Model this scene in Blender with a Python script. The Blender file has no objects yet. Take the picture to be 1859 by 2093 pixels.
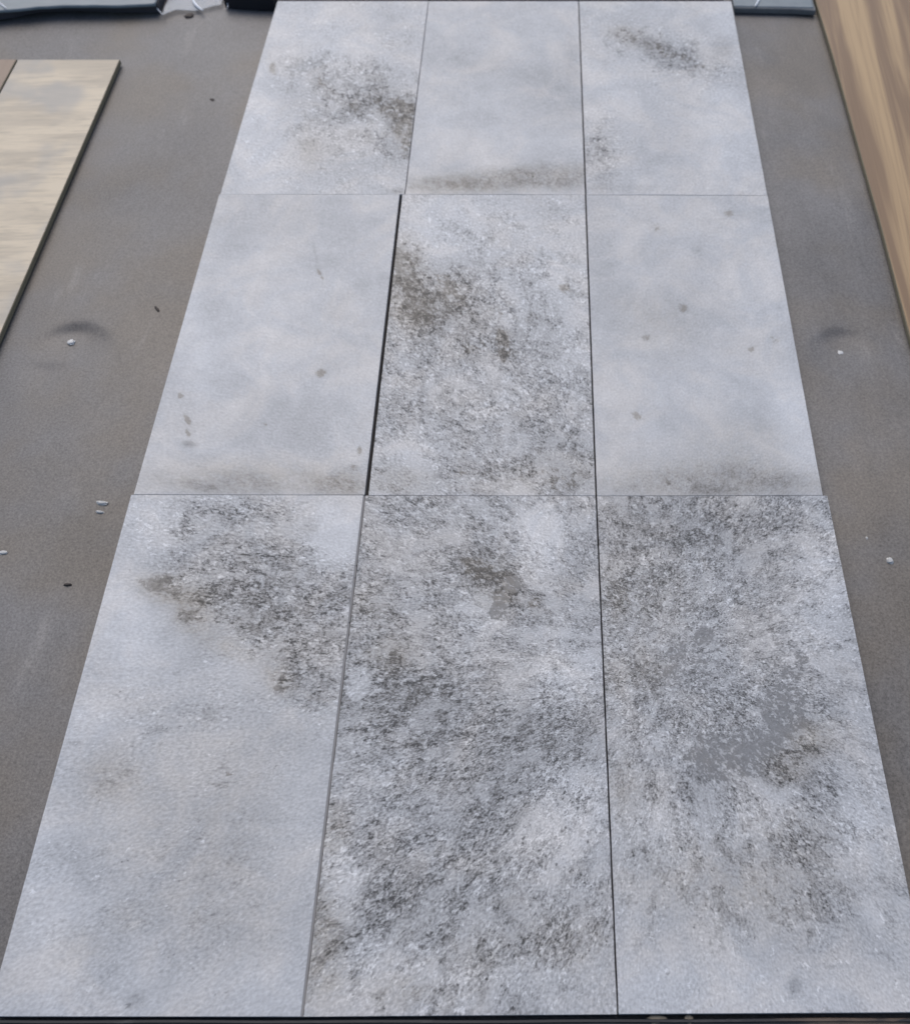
import bpy, math, random
import numpy as np
from mathutils import Vector, Matrix, noise as mnoise

random.seed(7)
R = math.radians
S = bpy.context.scene
COL = S.collection

# ------------------------------------------------------------------ camera
W_PX, H_PX = 1859.0, 2093.0            # size of the photograph
F_PX = 1936.0                          # focal length in its pixels
CX, CY = 1109.0, 1046.5                # principal point (the photo is cropped)
PITCH = math.atan(2949.5 / F_PX)       # downward tilt
T = 0.018                              # tile thickness: tile faces lie at z = T
CAM_Z = T + 1.018
cd = bpy.data.cameras.new('camera')
cd.sensor_fit = 'HORIZONTAL'
cd.sensor_width = 36.0
cd.lens = 36.0 * F_PX / W_PX
cd.shift_x = -(CX - W_PX / 2) / W_PX
cd.shift_y = 0.0
cd.clip_start = 0.01
cd.clip_end = 100
cd.dof.use_dof = True
cd.dof.focus_distance = 1.08
cd.dof.aperture_fstop = 6.5
cam = bpy.data.objects.new('camera', cd)
cam.location = (0, 0, CAM_Z)
cam.rotation_euler = (math.pi / 2 - PITCH, 0, 0)
COL.objects.link(cam)
S.camera = cam

# ------------------------------------------------------------------ light
SUN_EL, SUN_AZ = R(52), R(-16)          # azimuth measured from +Y towards +X
wd = bpy.data.worlds.new('World')
S.world = wd
wd.use_nodes = True
wn = wd.node_tree
sky = wn.nodes.new('ShaderNodeTexSky')
sky.sky_type = 'NISHITA'
sky.sun_disc = False
sky.sun_elevation = SUN_EL
sky.sun_rotation = SUN_AZ
sky.air_density = 1.0
sky.dust_density = 3.0
sky.ozone_density = 1.0
bg = wn.nodes['Background']
bg.inputs['Strength'].default_value = 0.13
wn.links.new(sky.outputs[0], bg.inputs['Color'])
sl = bpy.data.lights.new('sun', 'SUN')
sl.energy = 1.05
sl.angle = R(55)
sl.color = (1.0, 0.975, 0.95)
sun = bpy.data.objects.new('sun', sl)
sd = Vector((math.sin(SUN_AZ) * math.cos(SUN_EL), math.cos(SUN_AZ) * math.cos(SUN_EL), math.sin(SUN_EL)))
sun.rotation_euler = sd.to_track_quat('Z', 'Y').to_euler()
sun.location = (-1, 1, 3)
COL.objects.link(sun)
S.view_settings.view_transform = 'Standard'
S.view_settings.look = 'None'
S.view_settings.gamma = 1
S.view_settings.use_curve_mapping = False
S.view_settings.exposure = 0.02

# ------------------------------------------------------------------ pixel <-> place
SP, CP = math.sin(PITCH), math.cos(PITCH)

def at(px, py, z=T):
    """photo pixel -> point on the horizontal plane at height z"""
    dx, dy = (px - CX) / F_PX, (py - CY) / F_PX
    k = (CAM_Z - z) / (SP + CP * dy)
    return Vector((dx * k, (CP - SP * dy) * k, z))

def to_px(x, y, z=T):
    """points (arrays) -> photo pixels"""
    h = CAM_Z - z
    depth = y * CP + h * SP
    return CX + F_PX * x / depth, CY + F_PX * (h * CP - y * SP) / depth

# ------------------------------------------------------------------ node helpers
class NT:
    def __init__(self, name):
        self.m = bpy.data.materials.new(name)
        self.m.use_nodes = True
        self.t = self.m.node_tree
        self.b = self.t.nodes['Principled BSDF']
    def n(self, kind, **kw):
        nd = self.t.nodes.new(kind)
        for k, v in kw.items():
            setattr(nd, k, v)
        return nd
    def link(self, a, b):
        self.t.links.new(a, b)
    def put(self, sock, v):
        if isinstance(v, bpy.types.NodeSocket):
            self.link(v, sock)
        else:
            sock.default_value = v
    def math(self, op, a, b=0.0, c=0.0, clamp=False):
        nd = self.n('ShaderNodeMath', operation=op, use_clamp=clamp)
        for i, v in enumerate((a, b, c)):
            self.put(nd.inputs[i], v)
        return nd.outputs[0]
    def vmath(self, op, a, b=None, scale=None):
        nd = self.n('ShaderNodeVectorMath', operation=op)
        self.put(nd.inputs[0], a)
        if b is not None:
            self.put(nd.inputs[1], b)
        if scale is not None:
            self.put(nd.inputs['Scale'], scale)
        return nd.outputs[0]
    def step(self, v, lo, hi, a=0.0, b=1.0):
        nd = self.n('ShaderNodeMapRange', interpolation_type='SMOOTHSTEP')
        for i, x in enumerate((v, lo, hi, a, b)):
            self.put(nd.inputs[i], x)
        return nd.outputs[0]
    def noise(self, vec, scale, detail=3.0, rough=0.55, w=0.0, dist=0.0):
        nd = self.n('ShaderNodeTexNoise', noise_dimensions='3D')
        cz = self.n('ShaderNodeCombineXYZ')
        self.put(cz.inputs[2], w)
        self.put(nd.inputs['Vector'], self.vmath('ADD', vec, cz.outputs[0]))
        nd.inputs['Scale'].default_value = scale
        nd.inputs['Detail'].default_value = detail
        nd.inputs['Roughness'].default_value = rough
        nd.inputs['Distortion'].default_value = dist
        return nd.outputs[0]
    def attr(self, name):
        return self.n('ShaderNodeAttribute', attribute_name=name)
    def mixc(self, f, a, b, blend='MIX'):
        nd = self.n('ShaderNodeMix', data_type='RGBA', blend_type=blend)
        self.put(nd.inputs[0], f)
        for s, v in ((nd.inputs[6], a), (nd.inputs[7], b)):
            self.put(s, v if isinstance(v, bpy.types.NodeSocket) else (*v, 1.0))
        return nd.outputs[2]
    def geo(self):
        return self.n('ShaderNodeNewGeometry').outputs['Position']
    def map(self, vec, rot=(0, 0, 0), scale=(1, 1, 1)):
        nd = self.n('ShaderNodeMapping')
        self.put(nd.inputs['Vector'], vec)
        nd.inputs['Rotation'].default_value = rot
        nd.inputs['Scale'].default_value = scale
        return nd.outputs[0]
    def bump(self, h, strength, dist):
        nd = self.n('ShaderNodeBump')
        nd.inputs['Strength'].default_value = strength
        nd.inputs['Distance'].default_value = dist
        self.put(nd.inputs['Height'], h)
        self.link(nd.outputs[0], self.b.inputs['Normal'])
    def color(self, c):
        self.put(self.b.inputs['Base Color'], c if isinstance(c, bpy.types.NodeSocket) else (*c, 1.0))
    def rough(self, r):
        self.put(self.b.inputs['Roughness'], r)

# ---- stone-look porcelain face
def stone_material():
    k = NT('stone_glaze')
    p = k.attr('stone_pos').outputs['Vector']
    seed = k.attr('stone_seed').outputs['Fac']
    tone = k.attr('tone').outputs['Fac']        # grey wash
    fleck = k.attr('fleck').outputs['Fac']      # how thickly the dark flecks lie
    warm = k.attr('warm').outputs['Fac']        # olive-beige mineral stain
    pale = k.attr('pale').outputs['Fac']        # whitish patches, plus reflected glow painted along the outer tile edges
    solid = k.attr('solid').outputs['Fac']      # sharp-edged slate inclusions
    # the print's grain runs outwards from one point: stretch the lookup along the radius
    r = k.n('ShaderNodeVectorMath', operation='LENGTH'); k.put(r.inputs[0], p)
    rr = k.math('DIVIDE', k.math('MAXIMUM', r.outputs['Value'], 0.05), 0.35)
    q = k.vmath('SCALE', p, scale=k.math('POWER', rr, -0.38))
    sd = lambda w: k.math('ADD', seed, w)
    blot = k.noise(q, 56, 5.0, 0.80, sd(0.0), 0.3)        # grey blotches, ragged down to the finest grain
    dark = k.noise(q, 150, 3.0, 0.74, sd(5.0), 0.3)        # dark flecks
    lite = k.noise(q, 140, 3.0, 0.74, sd(9.0), 0.3)        # pale flecks
    grit = k.noise(q, 420, 1.0, 0.6, sd(13.0))
    curl = k.noise(p, 150, 1.0, 0.55, sd(11.0), 1.1)
    cloud = k.noise(p, 10, 5.0, 0.62, sd(21.0), 0.6)
    c2 = k.noise(p, 17, 4.0, 0.6, sd(41.0), 0.5)
    mot = k.noise(q, 30, 3.0, 0.6, sd(61.0), 0.5)
    c = lambda n: k.math('SUBTRACT', n, 0.5)
    mul = lambda a_, b_: k.math('MULTIPLY', a_, b_)
    add = lambda a_, b_: k.math('ADD', a_, b_)
    sub = lambda a_, b_: k.math('SUBTRACT', a_, b_)
    bl, dk, lt_ = c(blot), c(dark), c(lite)
    F = k.math('ADD', fleck, mul(add(mul(c(c2), 1.5), mul(c(mot), 2.2)), add(fleck, 0.08)), clamp=True)
    Tn = k.math('ADD', tone, mul(mul(add(bl, mul(dk, 0.7)), 3.0), tone), clamp=True)
    Wm = mul(warm, k.step(add(blot, mul(dk, 0.5)), 0.30, 0.66, 0.35, 1.0))
    # light ground with slow clouds
    v = add(0.518, mul(c(cloud), 0.34))
    v = add(v, mul(bl, 0.24))
    v = add(v, mul(c(c2), 0.16))
    v = add(v, mul(pale, 0.11))
    # grey blotches
    t1 = sub(0.66, mul(F, 0.27))
    m1 = k.step(sub(blot, mul(pale, 0.06)), t1, add(t1, 0.075))
    v = sub(v, mul(m1, k.step(F, 0.0, 0.55, 0.06, 0.125)))
    v = sub(v, mul(Tn, k.step(F, 0.15, 0.6, 0.27, 0.17)))
    v = sub(v, mul(F, 0.075))
    v = sub(v, mul(Wm, 0.115))
    # dark flecks, pale flecks, grit
    t2 = sub(0.74, mul(F, 0.22))
    m2 = mul(k.step(dark, t2, add(t2, 0.055)), k.step(F, 0.03, 0.28))
    v = sub(v, mul(m2, k.step(blot, 0.36, 0.60, 0.085, 0.145)))
    speck = k.step(add(dark, mul(bl, 0.5)), 0.66, 0.78)      # sparse faint specks on the smooth tiles too
    v = sub(v, mul(speck, 0.055))
    t3 = sub(0.69, mul(F, 0.16))
    m3 = mul(k.step(lite, t3, add(t3, 0.045)), k.step(F, 0.05, 0.45))
    v = add(v, mul(c(grit), add(mul(F, 0.52), 0.20)))
    # brown-grey stains with ragged edges
    st = k.step(add(k.attr('stain').outputs['Fac'], add(mul(bl, 1.9), mul(dk, 1.0))), 0.36, 0.66)
    st = mul(st, k.step(k.attr('stain').outputs['Fac'], 0.10, 0.30))
    v = mul(v, sub(1.0, mul(st, 0.33)))
    # slate inclusions
    ms = k.step(add(solid, add(mul(bl, 1.6), add(mul(dk, 0.7), mul(c(mot), 0.9)))), 0.41, 0.48)
    ms = mul(ms, k.step(solid, 0.12, 0.30))
    mv = k.n('ShaderNodeMix', data_type='FLOAT')
    k.put(mv.inputs[0], mul(ms, 0.88)); k.put(mv.inputs[2], v); k.put(mv.inputs[3], add(0.205, mul(c(grit), 0.05)))
    v = mv.outputs[0]
    # pale flecks and shelly curls lie over everything
    v = add(v, mul(m3, 0.165))
    cl = k.step(k.math('ABSOLUTE', sub(curl, 0.5)), 0.040, 0.012)
    cdk = k.step(k.math('ABSOLUTE', sub(curl, 0.575)), 0.045, 0.015)
    Fc = mul(k.step(k.attr('curl').outputs['Fac'], 0.05, 0.7), k.step(lite, 0.34, 0.52))
    v = add(v, mul(mul(cl, Fc), 0.20))
    v = sub(v, mul(mul(cdk, Fc), sub(0.20, mul(ms, 0.15))))
    v = k.math('MINIMUM', k.math('MAXIMUM', v, 0.07), 0.74)
    # hue: cool ground, beige clouds, olive stains
    hue = k.mixc(k.step(cloud, 0.40, 0.66), (0.966, 1.0, 1.036), (1.004, 0.997, 0.984))
    hue = k.mixc(k.math('MAXIMUM', k.math('MULTIPLY', Wm, 1.0, clamp=True), mul(st, 0.7)), hue, (1.045, 0.985, 0.885))
    comb = k.n('ShaderNodeCombineColor')
    for i in range(3):
        k.put(comb.inputs[i], v)
    k.color(k.mixc(1.0, comb.outputs[0], hue, 'MULTIPLY'))
    k.rough(add(0.40, mul(m2, 0.15)))
    k.b.inputs['Specular IOR Level'].default_value = 0.32
    k.bump(k.noise(p, 260, 1.0, 0.5), 0.18, 0.001)
    return k.m

def flat(name, col, rough=0.6, var=0.15, scale=60, metal=0.0, bump=0.0):
    k = NT(name)
    nz = k.noise(k.geo(), scale, 4.0, 0.6)
    f = k.math('ADD', 1.0 - var, k.math('MULTIPLY', nz, 2 * var))
    comb = k.n('ShaderNodeCombineColor')
    for i in range(3):
        k.put(comb.inputs[i], k.math('MULTIPLY', f, col[i]))
    k.color(comb.outputs[0])
    k.rough(k.math('ADD', rough - 0.06, k.math('MULTIPLY', nz, 0.12)))
    k.b.inputs['Metallic'].default_value = metal
    if bump:
        k.bump(nz, bump, 0.002)
    return k.m

def floor_material():
    k = NT('taupe_vinyl_sheet')
    g = k.geo()
    big = k.noise(g, 3.2, 4.0, 0.55, 1.0, 0.3)
    mid = k.noise(k.map(g, (0, 0, R(6)), (2.2, 0.8, 1)), 9, 5.0, 0.6, 2.0, 0.4)
    spk = k.noise(g, 330, 2.0, 0.75, 3.0)
    fib = k.noise(k.map(g, scale=(1.0, 0.25, 1)), 240, 2.0, 0.5, 4.0)
    v = k.math('ADD', 1.0, k.math('MULTIPLY', k.math('SUBTRACT', big, 0.5), 0.85))
    v = k.math('ADD', v, k.math('MULTIPLY', k.math('SUBTRACT', mid, 0.5), 0.65))
    v = k.math('ADD', v, k.math('MULTIPLY', k.math('SUBTRACT', spk, 0.5), 1.5))
    v = k.math('ADD', v, k.math('MULTIPLY', k.math('SUBTRACT', fib, 0.5), 0.16))
    hue = k.mixc(k.step(k.noise(g, 4.5, 3.0, 0.5, 9.0), 0.38, 0.62), (0.160, 0.155, 0.152), (0.162, 0.143, 0.120))
    worn = k.step(k.noise(k.map(g, (0, 0, R(-14)), (4.0, 1.0, 1)), 6, 5.0, 0.62, 14.0), 0.58, 0.74)
    hue = k.mixc(k.math('MULTIPLY', worn, 0.30), hue, (0.30, 0.285, 0.265))
    comb = k.n('ShaderNodeCombineColor')
    for i in range(3):
        k.put(comb.inputs[i], v)
    k.color(k.mixc(1.0, hue, comb.outputs[0], 'MULTIPLY'))
    k.rough(k.math('ADD', 0.40, k.math('MULTIPLY', mid, 0.20)))
    k.b.inputs['Specular IOR Level'].default_value = 0.5
    k.bump(spk, 0.2, 0.001)
    return k.m

def wood_material(name, light, dark, ang, stretch, grey=None, band_scale=9.0, fine=0.5):
    k = NT(name)
    g = k.map(k.geo(), (0, 0, ang))
    gs = k.map(g, scale=(1.0, stretch, 1.0))
    band = k.noise(gs, band_scale, 4.0, 0.6, 1.5, 0.5)
    grain = k.noise(k.map(g, scale=(1.0, stretch * 0.35, 1.0)), band_scale * 14, 3.0, 0.6, 3.5, 0.3)
    cloud = k.noise(g, 7, 3.0, 0.5, 7.5)
    f = k.step(band, 0.40, 0.60)
    c = k.mixc(f, light, dark)
    c = k.mixc(k.math('MULTIPLY', k.step(grain, 0.48, 0.70), fine), c, tuple(0.72 * x for x in dark))
    if grey:
        c = k.mixc(k.math('MULTIPLY', k.step(cloud, 0.44, 0.62), 0.75), c, grey)
    k.color(c)
    k.rough(k.math('ADD', 0.42, k.math('MULTIPLY', grain, 0.15)))
    k.bump(grain, 0.2, 0.0008)
    return k.m

def film_material():
    k = NT('pale_blue_film')
    g = k.geo()
    nz = k.noise(k.map(g, scale=(1, 3, 1)), 22, 4.0, 0.6)
    k.color(k.mixc(nz, (0.13, 0.165, 0.185), (0.24, 0.285, 0.31)))
    k.rough(0.42)
    return k.m

def clear_film_material():
    k = NT('clear_film')
    k.color((0.75, 0.80, 0.84))
    k.rough(0.25)
    k.b.inputs['Alpha'].default_value = 0.28
    return k.m

def rail_material():
    k = NT('dark_rail_paint')
    g = k.geo()
    nz = k.noise(k.map(g, scale=(0.25, 1.5, 1)), 90, 5.0, 0.65, 2.0, 0.4)
    c = k.mixc(k.step(nz, 0.55, 0.72), (0.010, 0.011, 0.016), (0.05, 0.05, 0.055))
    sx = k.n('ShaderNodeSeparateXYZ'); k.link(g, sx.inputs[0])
    brown_glint = k.math('MULTIPLY', k.step(sx.outputs[0], 0.20, 0.27), k.step(nz, 0.40, 0.56))  # brown highlight line painted into the colour at the right end
    c = k.mixc(k.math('MULTIPLY', brown_glint, 0.6), c, (0.17, 0.12, 0.085))
    k.color(c)
    k.rough(0.5)
    k.bump(nz, 0.2, 0.001)
    return k.m

M = dict(
    stone=stone_material(),
    body=flat('porcelain_body', (0.34, 0.33, 0.32), 0.7, 0.12, 400),
    floor=floor_material(),
    pale_wood=wood_material('pale_washed_wood', (0.64, 0.545, 0.40), (0.49, 0.42, 0.315), R(88), 0.22,
                            grey=(0.37, 0.355, 0.325), band_scale=20, fine=0.40),
    brown_wood=wood_material('brown_wood', (0.40, 0.30, 0.21), (0.28, 0.20, 0.14), R(0), 0.15),
    tan_wood=wood_material('tan_wood', (0.46, 0.315, 0.165), (0.225, 0.140, 0.075), R(3), 0.045, band_scale=19, fine=0.25),
    wood_edge=flat('plank_edge_core', (0.19, 0.165, 0.11), 0.75, 0.2, 200),
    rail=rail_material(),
    film=film_material(),
    clear=clear_film_material(),
    glint_crease=flat('film_glint', (0.80, 0.84, 0.88), 0.25, 0.05),  # near-white colour paints the glints on the film
    black=flat('black_board', (0.012, 0.012, 0.016), 0.85, 0.3, 80),
    slab=flat('dark_grey_board', (0.045, 0.045, 0.055), 0.6, 0.3, 80),
    grey_slab=flat('grey_board', (0.14, 0.15, 0.155), 0.6, 0.25, 80),
    chip=flat('white_chip', (0.52, 0.52, 0.50), 0.7, 0.15, 400),
    screw=flat('screw_zinc', (0.62, 0.62, 0.60), 0.35, 0.15, 500),
    splinter=flat('dark_splinter', (0.045, 0.035, 0.03), 0.7, 0.3, 400),
    mortar=flat('beige_mortar', (0.24, 0.205, 0.155), 0.85, 0.3, 300),
)

# ------------------------------------------------------------------ mesh helpers
def mesh_obj(name, verts, faces, mats, parent=None, smooth=False, midx=None):
    me = bpy.data.meshes.new(name)
    me.from_pydata([tuple(v) for v in verts], [], faces)
    for m in (mats if isinstance(mats, (list, tuple)) else [mats]):
        me.materials.append(m)
    if midx is not None:
        me.polygons.foreach_set('material_index', midx)
    if smooth:
        me.polygons.foreach_set('use_smooth', [True] * len(me.polygons))
    me.update()
    o = bpy.data.objects.new(name, me)
    COL.objects.link(o)
    if parent:
        o.parent = parent
    return o

def tag(o, label, cat, group=None):
    o['label'] = label
    o['category'] = cat
    if group:
        o['group'] = group
    return o

def recenter(o):
    """move the object's origin to the middle of its base"""
    me = o.data
    n = len(me.vertices)
    co = np.empty(n * 3); me.vertices.foreach_get('co', co); co = co.reshape(-1, 3)
    c = np.array([(co[:, 0].min() + co[:, 0].max()) / 2, (co[:, 1].min() + co[:, 1].max()) / 2, co[:, 2].min()])
    me.vertices.foreach_set('co', (co - c).ravel())
    me.update()
    o.location = c
    return o

# ------------------------------------------------------------------ floor: one stretched vinyl sheet, dimpled at its screws
DENTS = [  # fold centre in photo px, half width, droop (1/m), depth of the dimple
    (160, 662, 0.040, 9.0, 0.0085), (100, 742, 0.028, -4.0, 0.0035), (1716, 674, 0.034, 12.0, 0.0066),
]
def build_floor():
    xs = np.unique(np.concatenate([np.linspace(-2.2, -1.25, 10), np.arange(-1.25, 1.0, 0.006), np.linspace(1.0, 2.2, 12)]))
    ys = np.unique(np.concatenate([np.linspace(-0.9, 0.0, 8), np.arange(0.0, 2.2, 0.006), np.linspace(2.2, 3.2, 10)]))
    X, Y = np.meshgrid(xs, ys)
    Z = np.zeros_like(X)
    for px, py, hw, droop, dp in DENTS:
        c = at(px, py, 0.0)
        dx = X - c.x
        d = c.y - droop * dx * dx - Y            # distance on the near side of the fold
        Z -= dp * np.exp(-(dx / hw) ** 2) / (1 + np.exp(-np.clip(d / 0.0035, -30, 30))) * np.exp(-(np.clip(d, 0, None) / 0.055) ** 2)
    rng = np.random.default_rng(3)
    for _ in range(16):      # slow ripples of a sheet that is not quite taut
        a = rng.uniform(-0.5, 0.5); kf = rng.uniform(5, 14); ph = rng.uniform(0, 6.28)
        Z += 0.00035 * np.sin(kf * (X * math.cos(a) + 0.45 * Y * math.sin(a)) + ph)
    Z -= 0.003
    ny, nx = X.shape
    verts = np.stack([X.ravel(), Y.ravel(), Z.ravel()], 1)
    idx = np.arange(nx * ny).reshape(ny, nx)
    f = np.stack([idx[:-1, :-1], idx[:-1, 1:], idx[1:, 1:], idx[1:, :-1]], -1).reshape(-1, 4)
    o = mesh_obj('floor', verts.tolist(), f.tolist(), M['floor'], smooth=True)
    o['kind'] = 'structure'
    o['label'] = 'taupe grey vinyl sheet with dimples round two screws'
    return o
floor = build_floor()

def lump(name, loc, rx, ry, rz, mat, rot=0.0, parent=None, seed=0, sub=7):
    """small irregular pebble-like solid (flat base)"""
    verts, faces = [], []
    n, m = 9, 4
    rnd = random.Random(seed)
    jit = [[0.78 + 0.44 * rnd.random() for _ in range(n)] for _ in range(m)]
    for j in range(m):
        t = j / m
        rr = math.cos(t * math.pi / 2) ** 0.6
        for i in range(n):
            a = 2 * math.pi * i / n
            verts.append((rx * rr * jit[j][i] * math.cos(a), ry * rr * jit[j][i] * math.sin(a), rz * math.sin(t * math.pi / 2)))
    verts.append((0, 0, rz))
    for j in range(m - 1):
        for i in range(n):
            a, b = j * n + i, j * n + (i + 1) % n
            faces.append((a, b, b + n, a + n))
    for i in range(n):
        faces.append(((m - 1) * n + i, (m - 1) * n + (i + 1) % n, m * n))
    faces.append(tuple(reversed(range(n))))
    o = mesh_obj(name, verts, faces, mat, parent, smooth=False)
    o.location = loc
    o.rotation_euler = (0, 0, rot)
    return o

for i, (px, py, z) in enumerate(((145, 699, -0.0065), (1716, 722, -0.0060))):      # the screw head in each dimple
    c = at(px, py, z)
    lump('screw_head', (c.x, c.y, z - 0.001), 0.0055, 0.0055, 0.0034, M['screw'], seed=40 + i, parent=floor)

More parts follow.
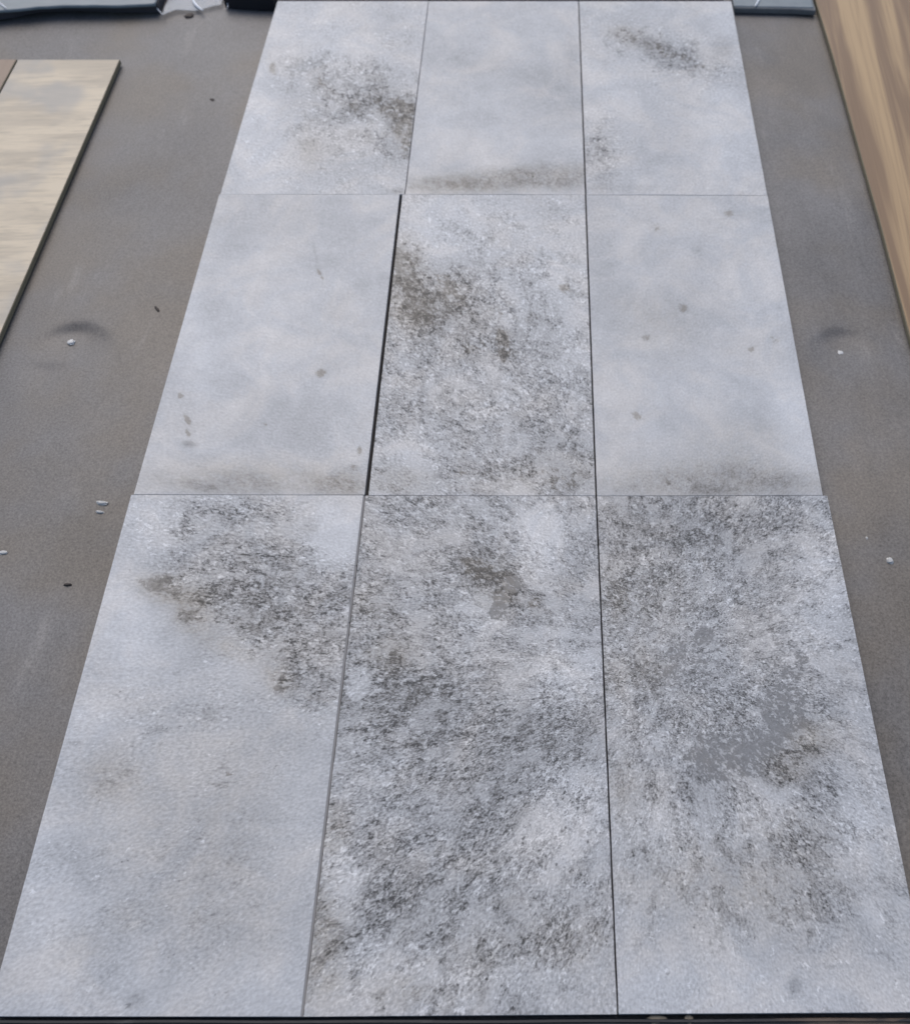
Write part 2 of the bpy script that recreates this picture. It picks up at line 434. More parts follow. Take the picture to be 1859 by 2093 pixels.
# ------------------------------------------------------------------ the nine tiles
# field marks: (channel, px, py, radius x, radius y, turn in degrees, amount), all in photo pixels
G = 1.02424                                   # the marks were read off a picture scaled by this
MARKS = {
 'A': [('stain', 790, 215, 42, 24, 20, .75), ('stain', 806, 265, 22, 46, 10, .7), ('stain', 702, 205, 18, 12, 35, .55), ('stain', 642, 160, 8, 24, -20, .45), ('fleck', 700, 200, 190, 190, 0, .25), ('tone', 778, 205, 62, 34, 20, .70), ('tone', 800, 270, 32, 60, 12, .60), ('fleck', 760, 220, 110, 70, 25, .45),
       ('tone', 700, 205, 32, 18, 35, .35), ('fleck', 640, 150, 80, 60, 40, .22), ('tone', 648, 155, 16, 30, -20, .30),
       ('warm', 618, 300, 26, 36, 0, .40), ('tone', 625, 300, 24, 30, 0, .25), ('fleck', 640, 300, 140, 60, 0, .14),
       ('pale', 500, 230, 55, 190, -14, .8), ('pale', 600, 60, 90, 60, 0, .5), ('tone', 545, 140, 9, 12, 0, .4),
       ('tone', 795, 380, 26, 6, 0, .55), ('pale', 700, 110, 60, 50, 0, .4)],
 'B': [('tone', 1060, 352, 150, 22, -6, .45), ('warm', 1020, 358, 170, 24, -4, .65), ('tone', 880, 368, 80, 14, 0, .36),
       ('warm', 870, 370, 90, 16, 0, .45), ('tone', 1110, 190, 60, 60, 30, .22), ('tone', 960, 130, 130, 30, 10, .14),
       ('pale', 960, 260, 140, 60, 0, .25), ('tone', 1130, 370, 40, 14, 0, .4), ('tone', 1140, 110, 16, 40, 0, .22),
       ('tone', 990, 200, 200, 300, 0, .10), ('fleck', 1080, 350, 130, 22, 0, .22)],
 'C': [('stain', 1262, 74, 30, 12, 15, .6), ('stain', 1312, 97, 36, 10, 28, .55), ('stain', 1380, 120, 50, 10, 20, .45), ('fleck', 1330, 120, 200, 70, 15, .22), ('fleck', 1200, 320, 60, 90, 0, .25), ('tone', 1262, 76, 40, 15, 14, .55), ('tone', 1310, 96, 52, 15, 26, .50), ('tone', 1400, 130, 80, 22, 18, .40),
       ('tone', 1440, 95, 24, 20, 20, .35), ('fleck', 1340, 105, 130, 40, 20, .30), ('tone', 1190, 290, 28, 26, 0, .36),
       ('tone', 1200, 350, 22, 30, 0, .32), ('fleck', 1195, 310, 36, 80, 0, .30), ('pale', 1450, 250, 70, 110, 0, .6),
       ('warm', 1265, 74, 50, 18, 20, .35), ('tone', 1320, 270, 90, 60, 0, .10), ('pale', 1460, 30, 40, 40, 0, .6),
       ('tone', 1250, 375, 80, 8, 0, .20), ('pale', 1230, 180, 50, 60, 0, .4)],
 'D': [('warm', 500, 950, 190, 36, 0, .62), ('warm', 690, 968, 60, 26, 0, .55), ('tone', 500, 968, 240, 26, 0, .30),
       ('tone', 690, 975, 50, 18, 0, .28), ('tone', 641, 744, 8, 9, 30, .95), ('tone', 374, 838, 5, 11, -30, .95),
       ('tone', 374, 862, 4, 8, -30, .8), ('tone', 377, 886, 13, 6, 10, .7), ('tone', 360, 790, 5, 6, -30, .6),
       ('tone', 718, 899, 4, 8, 0, .95), ('tone', 704, 936, 9, 7, 0, .8), ('tone', 638, 545, 3, 12, -30, .8),
       ('tone', 628, 500, 2, 26, -12, .35), ('tone', 520, 430, 160, 40, 0, .13), ('pale', 370, 640, 50, 150, -14, .7),
       ('pale', 520, 640, 110, 130, 0, .35), ('tone', 520, 830, 160, 50, 0, .10), ('fleck', 690, 920, 60, 70, 0, .16),
       ('tone', 520, 600, 300, 400, 0, .07), ('tone', 530, 848, 5, 4, 0, .6), ('tone', 400, 970, 30, 8, 10, .4)],
 'E': [('stain', 808, 545, 26, 56, -8, .85), ('stain', 836, 620, 34, 30, 10, .9), ('stain', 900, 580, 42, 26, 40, .75), ('stain', 1003, 690, 14, 34, -10, .85), ('stain', 950, 690, 34, 16, 0, .5), ('fleck', 960, 760, 230, 220, 0, .26), ('stain', 1100, 955, 60, 30, 0, .5), ('stain', 930, 960, 30, 16, 40, .55), ('fleck', 950, 700, 260, 330, 0, .34), ('fleck', 900, 790, 150, 130, 30, .30), ('tone', 815, 545, 34, 70, -8, .62),
       ('warm', 810, 560, 40, 90, -8, .75), ('tone', 835, 615, 44, 34, 10, .62), ('warm', 830, 620, 50, 36, 0, .60),
       ('tone', 905, 590, 56, 42, 38, .55), ('warm', 900, 600, 60, 44, 30, .30), ('tone', 905, 650, 56, 42, 0, .42),
       ('tone', 1000, 680, 16, 30, -12, .80), ('tone', 1015, 705, 16, 18, 0, .55), ('tone', 960, 700, 36, 30, 0, .35),
       ('tone', 1000, 475, 30, 55, -30, .25), ('fleck', 1120, 810, 80, 90, 0, .26), ('tone', 1110, 900, 70, 60, 0, .28),
       ('warm', 1080, 950, 130, 40, 0, .35), ('tone', 1150, 965, 40, 26, 0, .34), ('warm', 790, 960, 70, 30, 0, .45),
       ('pale', 900, 450, 120, 60, 0, .7), ('pale', 1080, 560, 80, 90, 0, .5), ('pale', 830, 890, 60, 40, 0, .6),
       ('pale', 990, 800, 60, 30, 0, .4), ('tone', 955, 945, 26, 40, -40, .45), ('tone', 870, 850, 60, 40, 40, .22),
       ('fleck', 1100, 930, 100, 60, 0, .3), ('tone', 1060, 630, 10, 14, 0, .5), ('tone', 1125, 575, 12, 10, 0, .45),
       ('tone', 998, 628, 6, 9, 0, .6), ('pale', 1150, 700, 40, 60, 0, .4)],
 'F': [('warm', 1420, 955, 250, 40, 0, .55), ('tone', 1420, 972, 250, 28, 0, .36), ('warm', 1480, 880, 110, 40, 0, .35),
       ('warm', 1320, 650, 80, 60, 20, .32), ('tone', 1260, 610, 60, 26, 20, .16), ('tone', 1455, 425, 9, 7, 0, .55),
       ('tone', 1362, 614, 10, 9, 0, .50), ('tone', 1310, 455, 9, 8, 0, .35), ('tone', 1390, 497, 10, 8, 0, .25),
       ('tone', 1498, 697, 7, 6, 0, .45), ('tone', 1290, 674, 7, 7, 0, .45), ('tone', 1333, 965, 5, 7, 0, .9),
       ('tone', 1600, 690, 8, 12, 0, .55), ('tone', 1545, 680, 8, 9, 0, .35), ('pale', 1590, 850, 45, 110, -12, 1.0),
       ('pale', 1530, 560, 60, 110, 0, .40), ('pale', 1400, 760, 150, 70, 0, .30), ('tone', 1200, 480, 30, 100, 0, .18),
       ('fleck', 1440, 950, 200, 40, 0, .18), ('tone', 1460, 940, 40, 16, 0, .3), ('tone', 1550, 955, 50, 16, 0, .26),
       ('tone', 1400, 650, 300, 400, 0, .08), ('tone', 1270, 830, 12, 9, 0, .35), ('tone', 1420, 975, 60, 10, 0, .3)],
 'G': [('warm', 430, 1680, 160, 270, 0, .26), ('warm', 480, 1250, 160, 60, 25, .30), ('warm', 240, 1600, 90, 120, 0, .2), ('stain', 330, 1172, 50, 20, 10, .7), ('stain', 384, 1230, 26, 26, 10, .65), ('stain', 560, 1362, 26, 18, 40, .6), ('fleck', 500, 1060, 220, 60, 5, .35), ('tone', 560, 1200, 200, 150, 25, .12), ('fleck', 520, 1110, 190, 110, 15, .62), ('fleck', 560, 1220, 170, 90, 28, .70), ('tone', 520, 1140, 170, 90, 18, .26),
       ('tone', 560, 1230, 150, 60, 28, .38), ('fleck', 620, 1340, 80, 80, 40, .62), ('tone', 620, 1350, 60, 60, 40, .38),
       ('warm', 340, 1178, 66, 30, 10, .85), ('tone', 340, 1178, 60, 24, 10, .32), ('warm', 385, 1228, 34, 34, 0, .65),
       ('tone', 385, 1228, 34, 26, 0, .34), ('warm', 560, 1355, 36, 26, 40, .65), ('warm', 450, 1290, 60, 20, 25, .35),
       ('pale', 660, 1070, 55, 55, 0, 1.3), ('fleck', 665, 1075, 50, 50, 0, -.5), ('tone', 620, 1050, 14, 18, 20, .6),
       ('pale', 300, 1040, 50, 50, 0, .7), ('pale', 240, 1240, 60, 110, -14, .7), ('pale', 185, 1440, 50, 40, 0, .6),
       ('fleck', 420, 1420, 260, 90, 10, .16), ('fleck', 250, 1760, 300, 300, 0, .16), ('tone', 440, 1600, 120, 130, 0, .20),
       ('tone', 450, 1800, 160, 120, 0, .24), ('warm', 220, 1560, 60, 50, 0, .30), ('tone', 215, 1540, 50, 60, 0, .20),
       ('tone', 455, 1545, 8, 4, 10, .8), ('tone', 300, 1420, 50, 40, 0, .14), ('warm', 150, 1900, 60, 40, -20, .35),
       ('pale', 80, 1800, 70, 220, -14, .5), ('pale', 560, 1700, 60, 120, 0, .25), ('tone', 680, 1195, 36, 22, 0, .34),
       ('warm', 255, 1830, 40, 30, 0, .30), ('tone', 270, 1995, 18, 16, 0, .35), ('tone', 660, 1180, 20, 12, 0, .3),
       ('pale', 520, 1960, 120, 60, 0, .35), ('tone', 570, 1480, 60, 40, 0, .14)],
 'H': [('tone', 930, 1400, 320, 400, 0, .16), ('fleck', 900, 1120, 260, 150, 0, .30), ('stain', 960, 1135, 44, 22, 20, .8), ('stain', 1008, 1175, 24, 34, 10, .8), ('stain', 770, 1310, 30, 22, 0, .6), ('stain', 1064, 1205, 16, 14, 0, .65), ('warm', 900, 1900, 330, 160, 0, .16), ('fleck', 900, 1300, 330, 500, 0, .60), ('fleck', 900, 1750, 330, 320, 0, .34), ('tone', 830, 1080, 130, 80, 0, .16),
       ('tone', 960, 1135, 56, 34, 18, .62), ('tone', 1010, 1175, 30, 40, 10, .62), ('solid', 995, 1210, 15, 28, 22, 1.0),
       ('solid', 1020, 1165, 20, 16, 0, .75), ('warm', 990, 1175, 60, 60, 0, .45), ('tone', 1065, 1205, 24, 22, 0, .60),
       ('pale', 1080, 1075, 46, 70, 0, 1.2), ('fleck', 1080, 1075, 40, 60, 0, -.5), ('pale', 960, 1230, 50, 40, 0, .9),
       ('fleck', 960, 1230, 40, 30, 0, -.3), ('tone', 800, 1330, 110, 90, 0, .42), ('warm', 775, 1310, 40, 36, 0, .70),
       ('tone', 860, 1450, 190, 90, 10, .34), ('tone', 1110, 1470, 90, 70, 0, .36), ('tone', 760, 1200, 60, 60, 0, .18),
       ('warm', 740, 1210, 46, 40, 0, .45), ('pale', 1130, 1330, 70, 80, 0, .8), ('pale', 715, 1370, 22, 36, 20, .9),
       ('fleck', 715, 1370, 22, 36, 0, -.4), ('pale', 1150, 1610, 70, 90, 0, .85), ('curl', 1130, 1370, 80, 120, 0, .55),
       ('curl', 1120, 1580, 90, 90, 0, .5), ('tone', 960, 1600, 200, 60, 0, .14), ('pale', 740, 1560, 70, 50, 0, .40),
       ('warm', 660, 1660, 34, 46, 0, .70), ('warm', 640, 1880, 46, 110, -5, .75), ('tone', 640, 1880, 40, 100, -5, .12),
       ('tone', 780, 1720, 60, 90, 20, .30), ('tone', 790, 1830, 50, 60, 0, .30), ('pale', 690, 1760, 40, 60, 0, .8),
       ('tone', 900, 1760, 60, 80, 0, .28), ('tone', 1100, 1860, 100, 60, 0, .14), ('warm', 1130, 1880, 90, 60, 0, .30),
       ('pale', 1080, 1700, 70, 60, 0, .5), ('pale', 760, 1930, 80, 50, 0, .5), ('tone', 790, 1960, 40, 30, 0, .25),
       ('warm', 800, 1980, 60, 30, 0, .35), ('tone', 985, 1580, 14, 8, 0, .5), ('tone', 680, 1800, 14, 10, 0, .5),
       ('tone', 820, 1485, 20, 6, -10, .6), ('pale', 1000, 1950, 160, 50, 0, .45), ('tone', 980, 1960, 50, 40, 0, .2),
       ('warm', 960, 1900, 30, 40, 0, .3), ('tone', 950, 1650, 60, 50, 0, .18)],
 'I': [('warm', 1450, 1740, 260, 120, 0, .22), ('tone', 1400, 1200, 260, 260, 0, .20), ('fleck', 1420, 1050, 260, 90, 0, .25), ('tone', 1500, 1500, 200, 130, 0, .12), ('stain', 1570, 1520, 34, 28, 0, .55), ('fleck', 1480, 1620, 260, 100, 0, .18), ('stain', 1240, 1190, 20, 30, 0, .5), ('fleck', 1420, 1180, 290, 260, 0, .52), ('fleck', 1400, 1450, 240, 150, 0, .46), ('tone', 1380, 1050, 200, 70, 0, .44),
       ('tone', 1260, 1080, 80, 100, 0, .30), ('curl', 1310, 1260, 130, 170, 0, .9), ('curl', 1420, 1400, 190, 90, 0, .75),
       ('curl', 1400, 1180, 180, 90, 0, .4), ('warm', 1310, 1190, 70, 60, 0, .35), ('warm', 1225, 1190, 26, 60, 0, .5),
       ('warm', 1270, 1345, 60, 40, 0, .50), ('tone', 1290, 1350, 60, 40, 0, .28),
       ('solid', 1404, 1272, 22, 17, -35, 1.15), ('solid', 1352, 1300, 24, 16, -30, 1.0), ('solid', 1340, 1340, 22, 15, -20, .95),
       ('solid', 1560, 1425, 46, 54, 10, .98), ('solid', 1490, 1490, 84, 34, -14, .98), ('solid', 1415, 1500, 46, 40, 0, .78),
       ('solid', 1600, 1312, 20, 13, 10, .75), ('solid', 1578, 1345, 22, 16, 20, .7), ('solid', 1455, 1540, 60, 26, 0, .66),
       ('solid', 1395, 1325, 20, 14, 0, .7), ('warm', 1612, 1475, 40, 36, 20, .80), ('warm', 1565, 1530, 40, 34, 0, .75),
       ('pale', 1612, 1470, 22, 18, 0, .9), ('tone', 1480, 1480, 170, 90, -10, .30), ('tone', 1640, 1530, 60, 60, 0, .26),
       ('tone', 1330, 1600, 90, 40, 0, .24), ('warm', 1245, 1570, 40, 70, 0, .40), ('pale', 1300, 1500, 70, 50, 0, .4),
       ('pale', 1640, 1180, 60, 150, 12, .8), ('pale', 1350, 1650, 120, 60, 0, .65), ('pale', 1530, 1620, 70, 50, 0, .55),
       ('tone', 1560, 1680, 90, 60, 20, .22), ('warm', 1600, 1660, 70, 50, 0, .30), ('fleck', 1550, 1720, 260, 200, 20, .16),
       ('fleck', 1450, 1960, 330, 110, 0, -.10), ('pale', 1710, 1640, 50, 80, 0, .7), ('tone', 1640, 1880, 130, 100, 0, .16),
       ('warm', 1400, 1760, 150, 80, 0, .22), ('warm', 1560, 1790, 90, 60, 0, .28), ('pale', 1740, 1820, 26, 34, -35, 1.0),
       ('tone', 1700, 1800, 60, 60, 0, .22), ('pale', 1500, 1980, 330, 60, 0, .55), ('tone', 1585, 1970, 14, 20, 10, .6),
       ('tone', 1430, 1720, 60, 50, 0, .14), ('tone', 1370, 1595, 16, 8, 0, .5), ('tone', 1300, 1440, 60, 26, -20, .25)],
}
P0 = at(1350, 1350)
# corners in photo px: near-left, near-right, far-right, far-left
TILES = [
 ('A', (450, 396.6), (826.5, 396.6), (875, 1.5), (567, 1.5), 'whitish stone-look tile with a grey smudge near its right edge, far row'),
 ('B', (828, 396.8), (1195, 397.2), (1181, 1.5), (876, 1.5), 'smooth grey-white tile with a beige band along its near edge, middle of far row'),
 ('C', (1198, 397.6), (1567.5, 398.6), (1494, 1.5), (1183, 1.5), 'whitish tile with a thin diagonal grey streak near its far end'),
 ('D', (273, 1010.8), (745, 1011.6), (816.5, 397.1), (448, 397.0), 'smooth pale tile left of the wide black gap, brownish near edge'),
 ('E', (752.5, 1012.2), (1216.5, 1013.2), (1194.8, 397.7), (822, 397.3), 'flecked tile with an olive-brown patch on its left, middle of the grid'),
 ('F', (1219.5, 1013.4), (1681, 1012.4), (1568, 399.1), (1197.6, 398.1), 'smooth pale tile with few spots, right end of the middle row'),
 ('G', (-26, 2078), (619, 2078.5), (746, 1012.1), (268, 1011.3), 'pale tile with a dark flecked wedge across its far end, nearest row left'),
 ('H', (620, 2078.5), (1260.5, 2073.5), (1216.5, 1013.7), (747, 1012.7), 'densely flecked grey tile with a small brown inclusion, middle of nearest row'),
 ('I', (1263.5, 2073.5), (1907, 2069.5), (1690, 1012.9), (1219.2, 1013.9), 'dark grey speckled tile with smooth slate-coloured patches, nearest row right'),
]

BASE = dict(A=.20, B=.05, C=.16, D=.05, E=.28, F=.09, G=.20, H=.42, I=.46)

def build_tile(code, nl, nr, fr, fl_, label, seed):
    A, B, C_, D_ = [at(*c) for c in (nl, nr, fr, fl_)]
    b = 0.0003
    nx, ny = 124, 246
    u = np.linspace(0, 1, nx); w = np.linspace(0, 1, ny)
    U, V = np.meshgrid(u, w)
    def bil(U, V):
        return [(1 - U) * (1 - V) * A[i] + U * (1 - V) * B[i] + U * V * C_[i] + (1 - U) * V * D_[i] for i in (0, 1)]
    bu, bv = b / 0.3, b / 0.6
    br = bu if code != 'G' else 0.0026 / 0.3
    X, Y = bil(bu + U * (1 - bu - br), bv + V * (1 - 2 * bv))
    # faces of fired tiles are never dead flat
    rng = np.random.default_rng(seed)
    bow = rng.uniform(-0.0004, 0.0004)
    Z = T + bow * (U - .5) ** 2 * 4 + rng.uniform(-.0003, .0003) * (V - .5)
    top = np.stack([X.ravel(), Y.ravel(), Z.ravel()], 1)
    idx = np.arange(nx * ny).reshape(ny, nx)
    faces = np.stack([idx[:-1, :-1], idx[:-1, 1:], idx[1:, 1:], idx[1:, :-1]], -1).reshape(-1, 4).tolist()
    mid = [0] * len(faces)
    ring_i = list(idx[0, :]) + list(idx[1:, -1]) + list(idx[-1, -2::-1]) + list(idx[-2:0:-1, 0])
    ringU = np.concatenate([U[0, :], U[1:, -1], U[-1, -2::-1], U[-2:0:-1, 0]])
    ringV = np.concatenate([V[0, :], V[1:, -1], V[-1, -2::-1], V[-2:0:-1, 0]])
    # pressed edge: slightly wavy, with a few tiny nicks
    wav = 0.00016 * np.sin(ringU * 37 + seed) + 0.00016 * np.sin(ringV * 53 + seed * 2)
    nick = (rng.random(len(ring_i)) > 0.985) * rng.uniform(0.0003, 0.0009, len(ring_i))
    du = np.where(ringU < 1e-6, 1, np.where(ringU > 1 - 1e-6, -1, 0)) * (nick + np.abs(wav)) / 0.3
    dv = np.where(ringV < 1e-6, 1, np.where(ringV > 1 - 1e-6, -1, 0)) * 0.15 * np.abs(wav) / 0.6
    RX, RY = bil(ringU + du, ringV + dv)
    n = len(ring_i)
    z1, z0 = T - b * 0.8, 0.0006
    zz1 = np.full(n, z1)
    if code == 'G':
        zz1[ringU > 0.999] = T - 0.0018
    r1 = np.stack([RX, RY, zz1], 1)
    r0 = np.stack([RX, RY, np.full(n, z0)], 1)
    base = len(top)
    for i in range(n):
        j = (i + 1) % n
        faces.append([int(ring_i[i]), base + i, base + j, int(ring_i[j])]); mid.append(1 if code == 'G' and ringU[i] > .99 else 0)
        faces.append([base + i, base + n + i, base + n + j, base + j]); mid.append(1)
    faces.append([base + n + i for i in range(n)][::-1]); mid.append(1)
    verts = np.concatenate([top, r1, r0])
    # orientation: the ring runs counter-clockwise seen from above
    o = mesh_obj('stone_tile', verts.tolist(), faces, [M['stone'], M['body']], midx=mid)
    me = o.data
    PX, PY = to_px(verts[:, 0], verts[:, 1])
    PX, PY = PX / G, PY / G
    ch = {c: np.zeros(len(verts)) for c in ('tone', 'fleck', 'warm', 'pale', 'solid', 'curl', 'stain')}
    ch['fleck'] += BASE[code]
    for c, mx, my, rx, ry, deg, amt in MARKS[code]:
        a = R(deg); ca, sa = math.cos(a), math.sin(a)
        dx, dy = PX - mx, PY - my
        uu = (dx * ca + dy * sa) / rx
        vv = (-dx * sa + dy * ca) / ry
        r2 = uu * uu + vv * vv
        if c in ('solid', 'stain'):
            ch[c] = np.maximum(ch[c], amt * np.clip(1.25 - 0.62 * r2, 0, 1) * 0.8)
        elif c == 'tone' and max(rx, ry) <= 12 and amt > 0.3:      # small spots have a definite rim
            ch['stain'] = np.maximum(ch['stain'], (0.45 + 0.5 * amt) * np.exp(-r2 * 0.55))
            ch[c] += 0.35 * amt * np.exp(-r2 * 0.75)
        else:
            ch[c] += amt * np.exp(-r2 ** 1.5 * 0.75)
    for c, arr in ch.items():
        at_ = me.attributes.new(c, 'FLOAT', 'POINT')
        at_.data.foreach_set('value', np.clip(arr, 0.0, 1.0 if c != 'fleck' else 0.85).astype(np.float32))
    sp = me.attributes.new('stone_pos', 'FLOAT_VECTOR', 'POINT')
    q = verts - np.array([P0.x, P0.y, T])
    sp.data.foreach_set('vector', q.astype(np.float32).ravel())
    sd_ = me.attributes.new('stone_seed', 'FLOAT', 'POINT')
    sd_.data.foreach_set('value', np.full(len(verts), seed * 3.7, dtype=np.float32))
    recenter(o)
    tag(o, label, 'tile', 'stone-look sample tiles laid three by three')
    return o

for s, t in enumerate(TILES):
    build_tile(*t, seed=s + 1)

# ------------------------------------------------------------------ planks beside the tiles
def plank(pts, h, top_mat, label, edge='wood_edge', z0=0.0, bev=0.0012):
    """bevelled board: pts counter-clockwise outline on the floor"""
    n = len(pts)
    c = sum((Vector((p[0], p[1], 0)) for p in pts), Vector()) / n
    outer = [Vector((p[0], p[1], 0)) for p in pts]
    inner = []
    for i in range(n):
        a, b_, d = outer[i - 1], outer[i], outer[(i + 1) % n]
        e1 = (b_ - a).normalized(); e2 = (d - b_).normalized()
        n1 = Vector((-e1.y, e1.x, 0)); n2 = Vector((-e2.y, e2.x, 0))
        m = (n1 + n2); m = m / max(m.dot(n1), 0.2)
        inner.append(b_ + m * bev)
    verts = [(p.x, p.y, z0) for p in outer] + [(p.x, p.y, z0 + h - bev) for p in outer] + [(p.x, p.y, z0 + h) for p in inner]
    faces, mid = [], []
    for i in range(n):
        j = (i + 1) % n
        faces.append((i, j, n + j, n + i)); mid.append(1)
        faces.append((n + i, n + j, 2 * n + j, 2 * n + i)); mid.append(1)
    faces.append(tuple(range(2 * n, 3 * n))); mid.append(0)
    faces.append(tuple(reversed(range(n)))); mid.append(1)
    o = mesh_obj('wood_plank', verts, faces, [top_mat, M[edge]], midx=mid)
    recenter(o)
    return tag(o, label, 'plank')

HP = 0.0085
def edge_line(pa, pb, y0, y1, n=2):
    a, b_ = at(*pa, HP), at(*pb, HP)
    return [Vector((a.x + (b_.x - a.x) * (y - a.y) / (b_.y - a.y), y, 0)) for y in np.linspace(y0, y1, n)]
cor = at(245, 121, HP)
e = edge_line((245, 121), (0, 684), 0.30, cor.y)
plank([(e[0].x - 0.193, e[0].y), (e[0].x, e[0].y), (e[1].x, e[1].y), (e[1].x - 0.193, e[1].y)], HP, M['pale_wood'],
      'pale cream and grey washed plank with a dark right edge, at left')
plank([(e[0].x - 0.388, e[0].y), (e[0].x - 0.1955, e[0].y), (e[1].x - 0.1955, e[1].y + 0.001), (e[1].x - 0.388, e[1].y + 0.001)],
      HP, M['brown_wood'], 'brown plank sliver at the left border beside the pale plank')
HP = 0.0085
rp = [at(x, y, HP) for x, y in ((1859, 690), (1797, 452), (1762, 330), (1740, 252), (1716, 165), (1692, 83), (1669, 10))]
rp = [Vector((rp[0].x + 0.012, 0.30, 0))] + rp + [Vector((rp[-1].x - 0.002, 2.35, 0))]
plank([(p.x, p.y) for p in [Vector((rp[0].x + 0.26, rp[0].y, 0))][:0]] +
      [(rp[0].x, rp[0].y), (rp[0].x + 0.24, rp[0].y), (rp[0].x + 0.24, 2.35)] + [(p.x, p.y) for p in reversed(rp[1:])],
      HP, M['tan_wood'], 'tan brown plank with wavy long grain along the right border')

# ------------------------------------------------------------------ dark rail against the near ends of the tiles
def rail():
    yb = at(600, 2080.5).y
    x0, x1 = -0.62, 0.46
    n = 60
    prof = [(0.0, 0.0), (0.0, 0.0135), (-0.0008, 0.0148), (-0.0030, 0.0150), (-0.0036, 0.0132), (-0.024, 0.0128), (-0.025, 0.0118), (-0.025, 0.0)]
    verts, faces = [], []
    m = len(prof)
    for i in range(n):
        x = x0 + (x1 - x0) * i / (n - 1)
        ly = at(CX + x * 2146, 2079 + 0 * x).y
        yy = yb - 0.0012 + 0.0035 * (x + 0.1) * (1 if x > -0.1 else 0) + 0.0003 * math.sin(x * 31)
        for (dy, z) in prof:
            verts.append((x, yy + dy, z))
    for i in range(n - 1):
        for j in range(m):
            k2 = (j + 1) % m
            faces.append((i * m + j, i * m + k2, (i + 1) * m + k2, (i + 1) * m + j))
    faces.append(tuple(range(m))); faces.append(tuple(reversed(range((n - 1) * m, n * m))))
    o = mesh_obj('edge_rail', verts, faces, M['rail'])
    recenter(o)
    return tag(o, 'dark blue-black edge rail along the near ends of the front tiles', 'rail')
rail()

# ------------------------------------------------------------------ things along the far edge
def board_strip(px_pts, depth, h, mat, name='board', parent=None, z0=0.0):
    """low board whose front outline follows photo points on the floor"""
    front = [at(x, y, z0) for x, y in px_pts]
    n = len(front)
    verts = []
    for z, ins in ((z0, 0), (z0 + h - 0.0015, 0), (z0 + h, 0.0015)):
        for p in front:
            verts.append((p.x, p.y + ins, z))
        for p in reversed(front):
            verts.append((p.x, front[0].y + depth - ins, z))
    m = 2 * n
    faces = []
    for l in range(2):
        for i in range(m):
            j = (i + 1) % m
            faces.append((l * m + i, l * m + j, (l + 1) * m + j, (l + 1) * m + i))
    for i in range(n - 1):
        faces.append((2 * m + i, 2 * m + i + 1, 2 * m + m - 2 - i, 2 * m + m - 1 - i))
    faces.append(tuple(reversed(range(m))))
    return mesh_obj(name, verts, faces, mat, parent)

def film_sheet(px_pts, depth, z, amp, mat, name, parent, seed, hang=0.004):
    front = [at(x, y, z) for x, y in px_pts]
    xs = np.linspace(front[0].x, front[-1].x, 90)
    fy = np.interp(xs, [p.x for p in front], [p.y for p in front])
    ys = np.concatenate([[0, 0.0015, 0.004], np.linspace(0.008, depth, 40)])
    verts = []
    for j, d in enumerate(ys):
        for i, x in enumerate(xs):
            q = mnoise.noise(Vector((x * 22 + seed, (fy[i] + d) * 30, seed))) + 0.5 * mnoise.noise(Vector((x * 60, d * 55 + seed, 3)))
            zz = z + amp * (0.6 + q) * min(1, d / 0.02 + 0.3)
            if j == 0:
                zz -= hang
            verts.append((x, fy[i] + d, zz))
    n = len(xs)
    faces = [(j * n + i, j * n + i + 1, (j + 1) * n + i + 1, (j + 1) * n + i) for j in range(len(ys) - 1) for i in range(n - 1)]
    o = mesh_obj(name, verts, faces, mat, parent, smooth=True)
    md = o.modifiers.new('thickness', 'SOLIDIFY'); md.thickness = 0.0006; md.offset = 1
    return o

def glint_crease(pa, pb, z, rad, parent, bend=0.0, rise=0.0):  # thin white ridge on the film, standing in for a glint
    a, b_ = at(*pa, z), at(*pb, z)
    verts, faces = [], []
    n, m = 12, 6
    d = (b_ - a); side = Vector((-d.y, d.x, 0)).normalized()
    for i in range(n):
        t = i / (n - 1)
        c = a.lerp(b_, t) + side * bend * math.sin(math.pi * t) + Vector((0, 0, rise * (1 - t)))
        r = rad * (0.35 + 0.65 * math.sin(math.pi * min(1, t * 0.8 + 0.15)))
        for j in range(m):
            g = 2 * math.pi * j / m
            verts.append(tuple(c + side * (r * math.cos(g)) + Vector((0, 0, 0.6 * r * math.sin(g)))))
    for i in range(n - 1):
        for j in range(m):
            k2 = (j + 1) % m
            faces.append((i * m + j, i * m + k2, (i + 1) * m + k2, (i + 1) * m + j))
    faces.append(tuple(reversed(range(m)))); faces.append(tuple(range((n - 1) * m, n * m)))
    return mesh_obj('glint_crease', verts, faces, M['glint_crease'], parent, smooth=True)

def empty(name, loc):
    o = bpy.data.objects.new(name, None)
    o.location = loc
    o.empty_display_size = 0.05
    COL.objects.link(o)
    return o

def adopt(root):
    bpy.context.view_layer.update()
    for c in root.children:
        c.matrix_parent_inverse = root.matrix_world.inverted()

# left bundle: dark board under pale blue film
b0 = at(150, 24, 0)
bundle = empty('wrapped_bundle', (b0.x, b0.y, 0))
board_strip([(-150, 60), (-60, 48), (0, 40), (35, 35), (60, 28), (90, 24), (160, 22), (240, 25), (327, 26)], 0.55, 0.019, M['slab'], 'board', bundle)
film_sheet([(-150, 45), (0, 22), (40, 19), (75, 15), (130, 12), (240, 12), (300, 10), (318, 8)], 0.5, 0.0195, 0.0016, M['film'], 'film', bundle, 2.0)
glint_crease((-2, 4), (13, 17), 0.0225, 0.0016, bundle)
adopt(bundle)
tag(bundle, 'dark slab under pale blue plastic film in the far left corner', 'bundle')
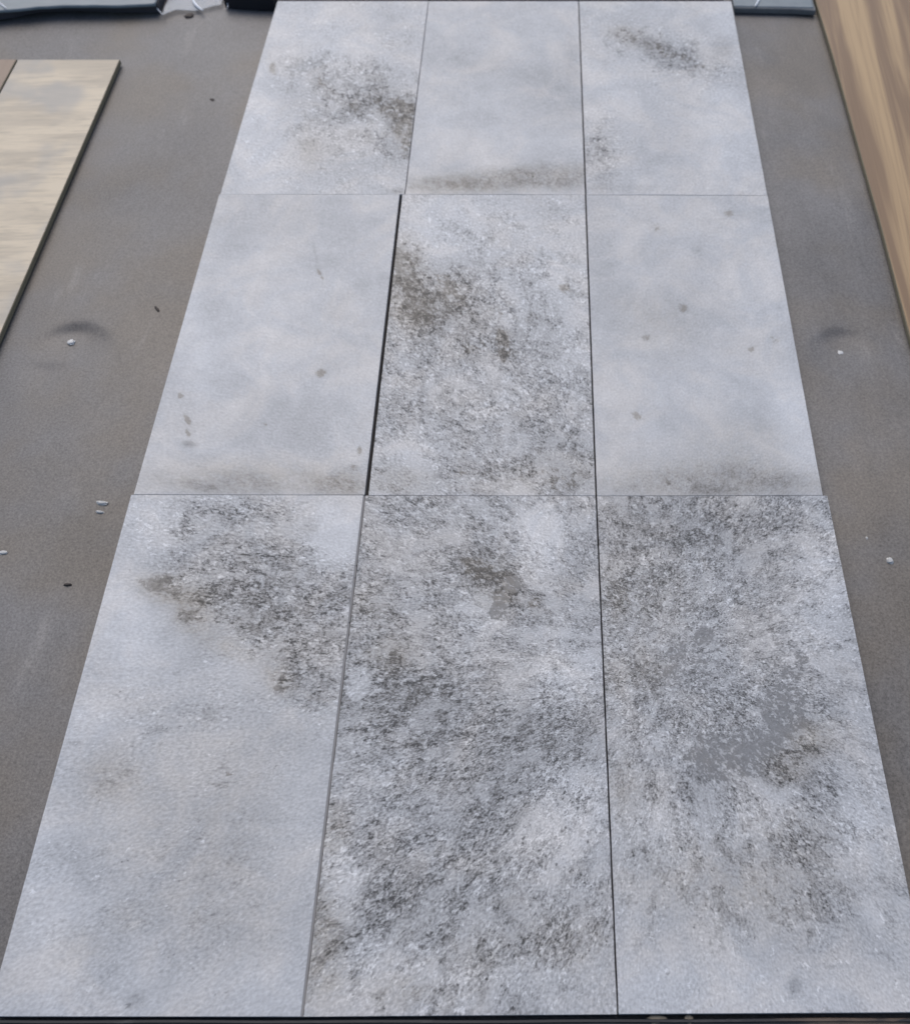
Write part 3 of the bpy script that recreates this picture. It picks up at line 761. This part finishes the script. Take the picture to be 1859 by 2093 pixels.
# loose clear film between the two dark boards
f0 = at(390, 12, 0)
flap = empty('plastic_film', (f0.x, f0.y, 0))
film_sheet([(331, 31), (360, 20), (400, 22), (430, 14), (452, 10)], 0.45, 0.004, 0.003, M['clear'], 'sheet', flap, 5.0, hang=0.0)
glint_crease((393, -6), (415, 21), 0.008, 0.0030, flap, bend=-0.004)
glint_crease((318, -6), (333, 29), 0.010, 0.0012, flap, bend=-0.006)
glint_crease((458, -6), (465, 17), 0.010, 0.0009, flap, bend=0.003)
adopt(flap)
tag(flap, 'loose clear plastic film with creases painted white as glints by the far edge', 'film')
# black board end next to the tiles
o = board_strip([(461, 15), (490, 19), (530, 21), (563, 21)], 0.45, 0.024, M['black'], 'black_board')
recenter(o)
tag(o, 'black board end touching the far left corner of the tiles', 'board')
# thin dark board behind the tiles
pa, pb = at(572, 0), at(1490, 0)
yb = max(pa.y, pb.y) + 0.008
bx = [(pa.x, yb, 0), (pb.x - 0.01, yb, 0), (pb.x - 0.01, yb + 0.25, 0), (pa.x, yb + 0.25, 0)]
verts = [(x, y, z) for z in (0.0, 0.0135) for x, y, _ in bx] + [(x + (0.002 if i in (0, 3) else -0.002), y + (0.002 if i < 2 else -0.002), 0.015) for i, (x, y, _) in enumerate(bx)]
faces = [(3, 2, 1, 0)] + [(i, (i + 1) % 4, 4 + (i + 1) % 4, 4 + i) for i in range(4)] + [(4 + i, 4 + (i + 1) % 4, 8 + (i + 1) % 4, 8 + i) for i in range(4)] + [(8, 9, 10, 11)]
o = mesh_obj('backing_board', verts, faces, M['slab'])
recenter(o)
tag(o, 'thin dark board butting the far ends of the tiles', 'board')
# right bundle
b1 = at(1580, 26, 0)
rb = empty('wrapped_slab', (b1.x, b1.y, 0))
board_strip([(1499, 26), (1560, 27), (1620, 28), (1664, 31)], 0.45, 0.010, M['grey_slab'], 'board', rb)
film_sheet([(1499, 12.5), (1560, 14), (1620, 15), (1662, 16)], 0.43, 0.0108, 0.0010, M['film'], 'film', rb, 9.0, hang=0.003)
glint_crease((1554, -8), (1543, 12), 0.0135, 0.0022, rb)
adopt(rb)
tag(rb, 'pale film-wrapped slab between the tiles and the tan plank', 'slab')

# ------------------------------------------------------------------ crumbs and splinters lying about
def bit(name, px, py, rx, ry, rz, mat, deg, label, cat, seed, z=0.0):
    c = at(px, py, z)
    o = lump(name, (c.x, c.y, z - (0.0022 if z == 0.0 else 0)), rx, ry, rz, mat, R(deg), seed=seed)
    return tag(o, label, cat, 'crumbs on the sheet')
bit('plaster_chip', 208, 1027, 0.0085, 0.0032, 0.0035, M['chip'], -8, 'larger of two white chips left of the front tiles', 'chip', 1)
bit('plaster_chip', 203, 1045, 0.0055, 0.0022, 0.0028, M['chip'], -12, 'smaller of two white chips left of the front tiles', 'chip', 2)
bit('plaster_chip', 1818, 1146, 0.0045, 0.0052, 0.0045, M['chip'], 10, 'white chip on the sheet right of the dark speckled tile', 'chip', 3)
bit('plaster_chip', 1771, 1099, 0.0018, 0.0026, 0.0026, M['chip'], 0, 'tiny pale crumb near the right edge of the front tiles', 'chip', 4)
bit('splinter', 137, 1194, 0.0050, 0.0020, 0.0026, M['splinter'], 0, 'dark splinter left of the front row of tiles', 'splinter', 5)
bit('splinter', 320, 630, 0.0078, 0.0022, 0.0026, M['splinter'], -52, 'dark splinter left of the smooth pale tile', 'splinter', 6)
bit('splinter', 433, 202, 0.006, 0.0035, 0.0022, M['splinter'], -30, 'dark crumb left of the far row of tiles', 'splinter', 7)
bit('splinter', 386, 31, 0.010, 0.009, 0.004, M['splinter'], 20, 'dark crumb in front of the loose plastic film', 'splinter', 8)
bit('plaster_chip', 5, 1128, 0.006, 0.003, 0.002, M['chip'], 0, 'pale crumb at the left border of the sheet', 'chip', 9)
for i, (x, w_) in enumerate(((1343, 0.010), (1408, 0.0045))):
    c = at(x, 2087, 0.0128)
    o = lump('mortar_dab', (c.x, c.y + 0.001, 0.0125), w_, 0.004, 0.0016, M['mortar'], seed=60 + i)
    tag(o, ('wider', 'narrower')[i] + ' beige mortar dab on the dark rail', 'mortar', 'mortar dabs on the rail')
